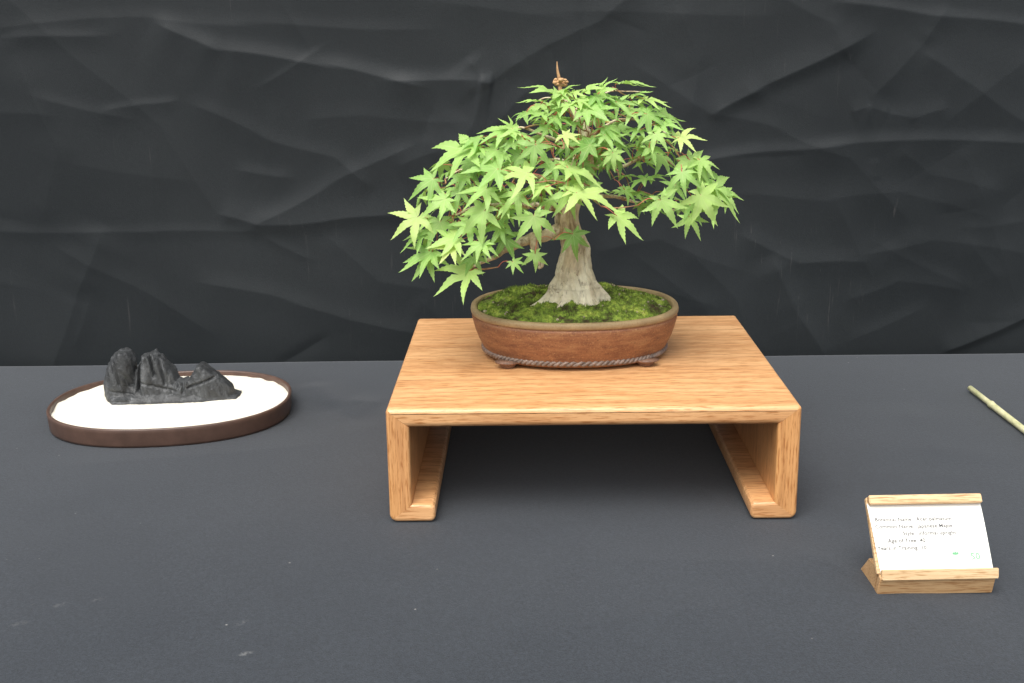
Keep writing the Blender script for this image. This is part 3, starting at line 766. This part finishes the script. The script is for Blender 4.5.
mt, t, b = nt('maple_leaf')
at1 = node(t, 'ShaderNodeAttribute'); at1.attribute_name = 'tone'
at2 = node(t, 'ShaderNodeAttribute'); at2.attribute_name = 'edge'
sx = t.nodes.new('ShaderNodeSeparateXYZ'); t.links.new(at1.outputs['Vector'], sx.inputs[0])
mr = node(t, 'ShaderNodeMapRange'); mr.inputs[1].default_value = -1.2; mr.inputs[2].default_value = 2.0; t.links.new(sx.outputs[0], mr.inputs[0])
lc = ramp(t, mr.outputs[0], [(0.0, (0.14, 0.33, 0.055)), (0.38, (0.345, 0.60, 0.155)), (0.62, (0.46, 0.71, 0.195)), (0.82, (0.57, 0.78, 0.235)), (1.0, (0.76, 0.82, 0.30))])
lc = mix(t, ramp(t, nz(t, coords(t), 90, 4, 0.6), [(0.35, (0, 0, 0)), (0.7, (.35,) * 3)]), lc, (0.46, 0.60, 0.25))
vein = ramp(t, at2.outputs['Fac'], [(0.0, (.55,) * 3), (0.13, (0, 0, 0))])
lc = mix(t, vein, lc, (0.62, 0.74, 0.34))
t.links.new(lc, b.inputs['Base Color']); b.inputs['Roughness'].default_value = 0.5; b.inputs['Specular IOR Level'].default_value = 0.4
tr = t.nodes.new('ShaderNodeBsdfTranslucent'); trc = mix(t, .5, lc, (0.38, 0.62, 0.09)); t.links.new(trc, tr.inputs['Color'])
ms = t.nodes.new('ShaderNodeMixShader'); ms.inputs[0].default_value = .38
t.links.new(b.outputs[0], ms.inputs[1]); t.links.new(tr.outputs[0], ms.inputs[2]); t.links.new(ms.outputs[0], t.nodes['Material Output'].inputs[0])
M_leaf = mt
# twigs (part of their branch) and leaf stalks (part of the crown)
pe = Geo()
stem_nodes = [(p.copy(), r_, bi) for p, r_, bi in nodes_]
for B0, ax in sorted(petioles, key=lambda q: min((q[0] - p).length for p, _, _ in nodes_)):
    best = min(stem_nodes, key=lambda q: (q[0] - B0).length + (0.03 if (q[0] - B0).dot(ax) > 0 else 0) + .35 * abs(q[0].z - (B0.z - .012)))
    Q = best[0]; dist = (Q - B0).length
    end = B0 + (Q - B0).normalized() * min(dist, rnd.uniform(.018, .026)) + Vector((0, 0, -.003))
    mid = (B0 + end) / 2 - ax * .003 + Vector((0, 0, .0015))
    pts = smooth_path([B0, mid, end], 3); pe.tube(pts, [.00040] * (len(pts) - 1) + [.0006], 5)
    if dist > .02:
        m2 = (end + Q) / 2 + Vector([rnd.uniform(-.004, .004) for _ in range(3)])
        pts = smooth_path([Q, m2, end], 4); n_ = len(pts)
        r0 = min(best[1] * .7, .0013); bgeo[best[2]][0].tube(pts, [r0 * (1 - i / n_) + .0005 for i in range(n_)], 6)
        for i in range(2, n_): stem_nodes.append((pts[i], r0 * (1 - i / n_) + .0005, best[2]))
M_twig = plain('twig_bark', (0.36, 0.19, 0.10), 0.6, 0.4, 160, 0.5)
M_stalk = plain('red_stalk', (0.52, 0.14, 0.085), 0.45, 0.5, 60, 0.5)
for gg, n0 in bgeo:
    o = mesh_obj('branch', gg.v, gg.f, M_bark); o.data.materials.append(M_twig)
    o.data.polygons.foreach_set('material_index', [0 if i < n0 else 1 for i in range(len(gg.f))]); to_local(o, trunk)
nl = len(LV); nf = len(LF)
crown = mesh_obj('crown', LV + pe.v, LF + [tuple(i + nl for i in f) for f in pe.f], M_leaf); crown.data.materials.append(M_stalk)
crown.data.polygons.foreach_set('material_index', [0 if i < nf else 1 for i in range(nf + len(pe.f))])
LC += [(0, 0)] * len(pe.v); LU += [0.0] * len(pe.v)
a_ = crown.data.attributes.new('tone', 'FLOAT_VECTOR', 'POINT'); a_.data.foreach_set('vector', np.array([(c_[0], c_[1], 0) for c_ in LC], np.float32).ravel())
a_ = crown.data.attributes.new('edge', 'FLOAT', 'POINT'); a_.data.foreach_set('value', np.array(LU, np.float32))
adopt(crown)

# ------------------------------------------------------------------ suiban tray, sand, stone
TC = Vector((-.5325, .368, 0)); TA, TB, TR_, TN = .1560, .1300, R(6), 2.25
tray = None
M_tray = plain('brown_tray_glaze', (0.092, 0.053, 0.039), 0.42, 0.5, 60, 0.18)
def tov(d, z, n):
    out = []
    for k in range(n):
        a = 2 * PI * k / n; ca, sa = math.cos(a), math.sin(a)
        x = (TA - d) * math.copysign(abs(ca) ** (2 / TN), ca); y = (TB - d) * math.copysign(abs(sa) ** (2 / TN), sa)
        out.append(Vector((x, y, z)))
    return out
tp_ = [(.012, .0003), (.0035, .0004), (.0020, .0012), (.0014, .004), (.0004, .019), (.0000, .0232), (.0006, .0243), (.0022, .0247), (.0038, .0243), (.0044, .0230), (.0050, .014), (.0060, .006)]
n = 160; V_, F_ = [], []
for d, z in tp_: V_ += tov(d, z, n)
for i in range(len(tp_) - 1):
    for k in range(n):
        a = i * n + k; b_ = i * n + (k + 1) % n; F_.append((a, b_, b_ + n, a + n))
F_.append(tuple(range(n))[::-1])
F_.append(tuple((len(tp_) - 1) * n + k for k in range(n)))
tray = mesh_obj('oval_tray', V_, F_, M_tray); tray.location = TC; tray.rotation_euler = (0, 0, TR_)
tag(tray, 'shallow brown oval ceramic tray filled with white sand, left of the stand', 'tray')
mt, t, b = nt('white_sand'); v = coords(t)
sn = nz(t, v, 900, 2, 0.7)
c = ramp(t, sn, [(0.3, (0.62, 0.57, 0.46)), (0.55, (0.83, 0.79, 0.68))])
t.links.new(c, b.inputs['Base Color']); b.inputs['Roughness'].default_value = 0.9; bump(t, b, sn, 0.6, 0.0008)
V_, F_ = [], []; NR = 40
for i in range(NR + 1):
    rr = i / NR
    for k, p in enumerate(tov(.0050, 0, n)):
        q = p * rr; w_ = TC + Matrix.Rotation(TR_, 3, 'Z') @ q
        edge = .0012 * noise.noise(Vector((math.cos(2 * PI * k / n) * 6, math.sin(2 * PI * k / n) * 6, 0))) * rr ** 8
        V_.append(Vector((q.x, q.y, .0200 - .0022 * rr ** 10 + edge * 2 + .0007 * noise.noise(w_ * 40) + .0003 * noise.noise(w_ * 160))))
for i in range(NR):
    for k in range(n):
        a = i * n + k; b_ = i * n + (k + 1) % n; F_.append((a, b_, b_ + n, a + n))
sand = mesh_obj('sand', V_, F_, mt); sand.location = TC; sand.rotation_euler = (0, 0, TR_)
tag(sand, 'bed of fine white sand filling the shallow brown oval tray', 'sand', 'stuff')

# stone: lumps fused by a voxel remesh, then furrowed
bm = bmesh.new()
def spt(x, y, Y): return at(x, y, Y)
def lump(pts):        # convex hull of points
    vs = [bm.verts.new(p) for p in pts]; r_ = bmesh.ops.convex_hull(bm, input=vs)
    bmesh.ops.delete(bm, geom=[e for e in r_['geom_interior'] if isinstance(e, bmesh.types.BMVert)], context='VERTS')
def cone_lump(cx0, y0, wpx, top, Yf, depth, tw_, lean=0):
    """outline px: base centre (cx0,y0) half width wpx; top: list of (x,y,halfwidth px)"""
    pts = []
    rows = [(cx0, y0, wpx)] + top
    for i, (x, y, w_) in enumerate(rows):
        f_ = i / len(rows); Yc = Yf + depth / 2; c_ = at(x, y, Yc); c2 = c_
        hd = depth / 2 * (1 - f_ * tw_)
        for k in range(7):
            a = 2 * PI * (k + .37 * i + cx0 * .31) / 7; pts.append(Vector((c2.x + w_ / 790 * math.cos(a), c2.y + hd * math.sin(a), c2.z)))
    lump(pts)
Yb = .361
cone_lump(121.5, 396, 17.5, [(120.5, 383, 17), (122, 369, 16.5), (124, 358, 13.5), (124, 351, 7)], Yb, .046, .25)
cone_lump(149, 396, 18, [(148, 380, 14), (147, 366, 9), (146, 355, 3.5)], Yb, .042, .35)
cone_lump(162, 396, 24, [(163, 383, 21), (160, 369, 15), (156, 358, 8), (152.5, 353, 3)], Yb + .003, .042, .35)
cone_lump(150, 397, 44, [(150, 390, 40), (152, 384, 32)], Yb, .034, .3)
cone_lump(207, 396, 32, [(209, 386, 27), (205, 374, 14), (201, 364, 2)], Yb + .002, .042, .3)
cone_lump(184, 396, 18, [(184, 386, 13), (184, 380, 7)], Yb, .034, .3)
zb = .0190
pl = [atz(x, y, zb) + Vector((0, dy, dz)) for (x, y, h) in ((112, 406, .009), (106, 401, .006), (150, 405, .010), (200, 403, .009), (236, 400, .004), (240, 396.5, .003)) for dy, dz in ((0, -.003), (.0010, h * .40), (.006, h * .9), (.018 if x > 210 else .030, h * (1.0 if x > 210 else 2.0)))]
lump(pl)
lump([atz(107 + 14 + 14 * math.cos(a), 401 + 4.5 * math.sin(a), zb + .002) + Vector((0, dy, 0.005 + dy * .1)) for a in [k * PI / 5 for k in range(10)] for dy in (0, .03)])
me = bpy.data.meshes.new('tmp'); bm.to_mesh(me); bm.free(); tmp = bpy.data.objects.new('tmp', me); C.objects.link(tmp)
md = tmp.modifiers.new('r', 'REMESH'); md.mode = 'VOXEL'; md.voxel_size = .0011
md = tmp.modifiers.new('s', 'SMOOTH'); md.iterations = 5
dg = bpy.context.evaluated_depsgraph_get(); dg.update()
me2 = bpy.data.meshes.new_from_object(tmp.evaluated_get(dg)); bpy.data.objects.remove(tmp, do_unlink=True)
SC = Vector((-.54, .395, .019))
sv = [v.co.copy() for v in me2.vertices]; sn_ = [v.normal.copy() for v in me2.vertices]
def _g(x0, y0, x1, y1, w_, d_):
    a = at(x0, y0, .375); b_ = at(x1, y1, .368); return (Vector((a.x, a.z)), Vector((b_.x, b_.z)), w_, d_)
GRV = [_g(149, 352, 154, 376, .0018, .008), (_g(158, 358, 165, 384, .0015, .005)), _g(166, 362, 179, 386, .0022, .008), _g(139.5, 352, 139, 390, .0022, .012), _g(142, 381, 176, 391, .0016, .0022),
       _g(184, 380, 184, 392, .002, .006), _g(190, 386, 214, 378, .0015, .004), _g(108, 388, 134, 394, .0014, .0014), _g(212, 366, 236, 388, .0015, .004), _g(116, 362, 120, 384, .0014, .0025)]
for v_, p, nn_ in zip(me2.vertices, sv, sn_):
    k1 = noise.noise(Vector((p.x * 85 + p.z * 55, p.y * 45, p.z * 22)))
    gd = 0
    for ga, gb, gw, gdp in GRV:
        ab = gb - ga; tt_ = max(0, min(1, (Vector((p.x, p.z)) - ga).dot(ab) / ab.length_squared)); dd_ = (Vector((p.x, p.z)) - ga - ab * tt_).length
        gd += gdp * math.exp(-(dd_ / gw) ** 2)
    k2 = noise.noise(Vector((p.x * 260 + p.z * 70, p.y * 200, p.z * 90)))
    k3 = noise.noise(p * 420)
    gro_ = (-abs(k1) * .0034 + .0010) * min(1, max(.25, (p.z - .028) / .015))
    v_.co = p + nn_ * (gro_ + k2 * .0008 + k3 * .0003) + Vector((0, gd, 0)) - SC
me2.name = 'viewing_stone'
mt, t, b = nt('dark_stone'); v = coords(t)
s1 = nz(t, coords(t, (1, 1, .5)), 60, 5, 0.7, .5); s2 = nz(t, v, 420, 3, 0.6)
c = ramp(t, s1, [(0.32, (0.016, 0.017, 0.018)), (0.55, (0.046, 0.049, 0.051)), (0.74, (0.13, 0.135, 0.14))])
t.links.new(c, b.inputs['Base Color']); b.inputs['Roughness'].default_value = 0.5
mx = t.nodes.new('ShaderNodeMath'); mx.operation = 'ADD'; t.links.new(s1, mx.inputs[0]); t.links.new(s2, mx.inputs[1]); bump(t, b, mx.outputs[0], 0.6, 0.0015)
me2.materials.clear(); me2.materials.append(mt)
me2.polygons.foreach_set('use_smooth', [True] * len(me2.polygons))
stone = bpy.data.objects.new('viewing_stone', me2); C.objects.link(stone); stone.location = SC
tag(stone, 'dark grey mountain-shaped stone with three peaks standing on the white sand', 'stone')

# ------------------------------------------------------------------ name card holder
HX0, HX1 = .2415, .3455
HO = Vector(((HX0 + HX1) / 2, -.150, 0))
holder = empty('card_holder', HO, 'small sloping pale wood holder with the white name card, right of the stand', 'card holder', R(.8))
PD, PM_, PL = (0.50, 0.30, 0.13), (0.62, 0.42, 0.215), (0.74, 0.55, 0.33)
M_pine = wood_mat('pale_wood', 'x', PD, PM_, PL, 0.55, 0.8, 3.1)
M_pine2 = wood_mat('pale_wood_block', 'x', (0.40, 0.22, 0.09), (0.52, 0.32, 0.15), (0.64, 0.42, 0.22), 0.55, 0.8, 5.7)
def yz_prism(name, prof, x0, x1, mat, parent, bev=.0006):
    bm = bmesh.new(); a = [bm.verts.new((x0, y, z)) for y, z in prof]; b_ = [bm.verts.new((x1, y, z)) for y, z in prof]; n = len(prof)
    for k in range(n): bm.faces.new((a[k], a[(k + 1) % n], b_[(k + 1) % n], b_[k]))
    bm.faces.new(a[::-1]); bm.faces.new(b_)
    bmesh.ops.recalc_face_normals(bm, faces=bm.faces)
    bmesh.ops.bevel(bm, geom=list(bm.edges), offset=bev, segments=2, affect='EDGES')
    o = bm_obj(name, bm, mat, parent); o.data.transform(Matrix.Translation(-HO)); autosmooth(o, 40); return o
Bf = Vector((-.1755, .0215)); Tb = Vector((-.1340, .0708))        # card plane: from the ledge up to under the top rail
ud = (Tb - Bf).normalized(); nd = Vector((-ud.y, ud.x))             # nd points to the viewer / up
def q2(s, n_): p = Bf + ud * s + nd * n_; return (p.x, p.y)
LC_ = (Tb - Bf).length
# sloping back board
yz_prism('back_board', [q2(.0, -.0010), q2(.0, -.0065), q2(LC_ + .0065, -.0065), q2(LC_ + .0065, -.0010)], HX0 - .0012, HX1 - .002, M_pine, holder)
# bottom block and its ledge
yz_prism('base_block', [(-.1745, .0004), (-.1650, .0004), (-.1712, .0168), q2(-.0002, -.0008), (-.1790, .0190), (-.1795, .0180)], HX0, HX1 - .001, M_pine2, holder)
yz_prism('bottom_rail', [(-.1812, .0172), q2(.0002, -.0002), q2(.0030, .0016), (-.1792, .0268)], HX0 + .0012, HX1 + .001, M_pine, holder)
yz_prism('top_rail', [q2(LC_ - .0022, .0020), q2(LC_ - .0022, .0066), q2(LC_ + .0062, .0066), q2(LC_ + .0062, -.0008), q2(LC_ + .0002, -.0008)], HX0 - .0006, HX1 - .0022, M_pine, holder)
# rear prop: a wedge that keeps the board sloping
yz_prism('prop_block', [(-.1645, .0004), (-.1250, .0004), (-.1225, .0012), (-.1440, .0220), q2(.0080, -.0068), q2(.0, -.0068)], HX0 + .0004, HX1 - .003, M_pine2, holder)
# card, a thing of its own, curving very slightly
card_mat = plain('white_card', (0.84, 0.83, 0.77), 0.6, 0.3)
CO = Vector((HX0 + .0032, 0, 0))
CX0, CX1 = HX0 + .0012, HX1 - .0022
V_, F_ = [], []; NXc, NYc = 12, 10
P0 = Vector((HO.x, Bf.x, Bf.y)); AX = Vector((1, 0, 0)); AU = Vector((0, ud.x, ud.y)); AN = Vector((0, nd.x, nd.y))
def bow(s): return .0010 + .0010 * math.sin(PI * s / LC_)
for off in (0, -.0003):
    for j in range(NYc + 1):
        for i in range(NXc + 1):
            s_ = LC_ * j / NYc; x = CX0 + (CX1 - CX0) * i / NXc
            V_.append(AX * (x - HO.x - .0030 * (1 - i / NXc) * s_ / LC_) + AU * s_ + AN * (bow(s_) - .0003 + off))
M1 = (NXc + 1) * (NYc + 1)
for j in range(NYc):
    for i in range(NXc):
        a = j * (NXc + 1) + i; F_.append((a, a + 1, a + NXc + 2, a + NXc + 1)); F_.append((a + M1, a + M1 + NXc + 1, a + M1 + NXc + 2, a + M1 + 1))
rimv = [i for i in range(NXc + 1)] + [(j + 1) * (NXc + 1) - 1 for j in range(1, NYc + 1)] + [NYc * (NXc + 1) + i for i in range(NXc - 1, -1, -1)] + [j * (NXc + 1) for j in range(NYc - 1, 0, -1)]
for k in range(len(rimv)):
    a, b_ = rimv[k], rimv[(k + 1) % len(rimv)]; F_.append((a, a + M1, b_ + M1, b_))
card = mesh_obj('name_card', V_, F_, card_mat); card.location = Vector(HO) + Matrix.Rotation(R(.8), 3, 'Z') @ (P0 - HO); card.rotation_euler = (0, 0, R(.8))
autosmooth(card, 60)
tag(card, 'white printed name card slotted in the pale wood holder', 'card')
M_ink = plain('grey_ink', (0.06, 0.06, 0.07), 0.7, 0.2); M_green = plain('green_ink', (0.16, 0.42, 0.22), 0.7, 0.2)
def text(name, s, x, u, size, mat, align='LEFT', ext=0.0):
    cu = bpy.data.curves.new('txt', 'FONT'); cu.body = s; cu.size = size; cu.align_x = align; cu.space_character = 1.04; cu.resolution_u = 3; cu.offset = ext
    o = bpy.data.objects.new('txt', cu); C.objects.link(o); dg = bpy.context.evaluated_depsgraph_get(); dg.update()
    me = bpy.data.meshes.new_from_object(o.evaluated_get(dg)); bpy.data.objects.remove(o, do_unlink=True)
    me.name = name; me.materials.clear(); me.materials.append(mat)
    for v_ in me.vertices:
        s_ = u + v_.co.y; v_.co = AX * (x + v_.co.x - HO.x) + AU * s_ + AN * (bow(s_) - .0003 + .00015)
    r_ = bpy.data.objects.new(name, me); C.objects.link(r_); r_.parent = card; return r_
colx = HX0 + .0375; ts = .0050
rows = [('Botanical Name:', 'Acer palmatum'), ('Common Name:', 'Japanese Maple'), ('Style:', 'informal upright'), ('Age of Tree:', '40'), ('Years in Training:', '10')]
for i, (l, r_) in enumerate(rows):
    u = LC_ * .735 - i * .0066
    cx_ = colx - (0 if i < 3 else .002 + .002 * 0) - (.0 if i != 3 else 0)
    text('printed_label', l, colx if i < 3 else colx + (.001 if i == 3 else .001), u, ts, M_ink, 'RIGHT', .00007)
    text('printed_entry', r_, colx + .003, u, ts, M_ink, 'LEFT', .00007)
text('printed_number', '50', HX1 - .0205, LC_ * .17, .0085, M_green, 'LEFT', .00009)
# small green stamp left of the number
bm = bmesh.new()
for k in range(5):
    a = R(90 + (k - 2) * 42); c_ = (HX1 - .0335 - HO.x, LC_ * .25)
    pts = [(c_[0], c_[1] - .0008), (c_[0] + .0028 * math.cos(a - .35), c_[1] + .0014 * math.sin(a - .35)), (c_[0] + .0034 * math.cos(a), c_[1] + .0030 * math.sin(a)), (c_[0] + .0028 * math.cos(a + .35), c_[1] + .0014 * math.sin(a + .35))]
    bm.faces.new([bm.verts.new(AX * x + AU * y + AN * (bow(y) - .0003 + .00014 + k * .00001)) for x, y in pts])
st_ = bm_obj('printed_stamp', bm, M_green, card, False)

# ------------------------------------------------------------------ bamboo stick
pa = atz(970, 389, .0036); pb = atz(1030, 435.5, .0036); dv = (pb - pa); pe_ = pa + dv * 1.9
GB = Geo(); SL = dv.length * 1.9; prof = []
na = (atz(990, 405, .0036) - pa).length
stations = [(0, .0034), (.0004, .0038), (na - .006, .0037), (na - .002, .0040), (na, .0049), (na + .002, .0051), (na + .005, .0047), (na + .012, .0043)]
x_ = na + .012
for nx_ in (na + .17, na + .31):
    stations += [(nx_ - .012, .0040), (nx_ - .002, .0041), (nx_, .0048), (nx_ + .002, .0050), (nx_ + .010, .0043)]
stations = [s for s in stations if s[0] < SL] + [(SL, .004)]
pts = [pa + dv.normalized() * s for s, r_ in stations]
GB.tube(pts, [r_ for s, r_ in stations], 20)
mt, t, b = nt('dry_bamboo'); v = coords(t)
c = ramp(t, nz(t, coords(t, (3, 1, 3)), 60, 4, .6), [(0.3, (0.40, 0.42, 0.20)), (0.55, (0.62, 0.60, 0.36)), (0.75, (0.72, 0.68, 0.46))])
t.links.new(c, b.inputs['Base Color']); b.inputs['Roughness'].default_value = 0.4
bam = mesh_obj('bamboo_stick', GB.v, GB.f, mt); autosmooth(bam, 50)
bam.data.transform(Matrix.Translation(-pa)); bam.location = pa + Vector((0, 0, .0013))
tag(bam, 'short pale green bamboo stick lying on the cloth at the right edge', 'bamboo stick')
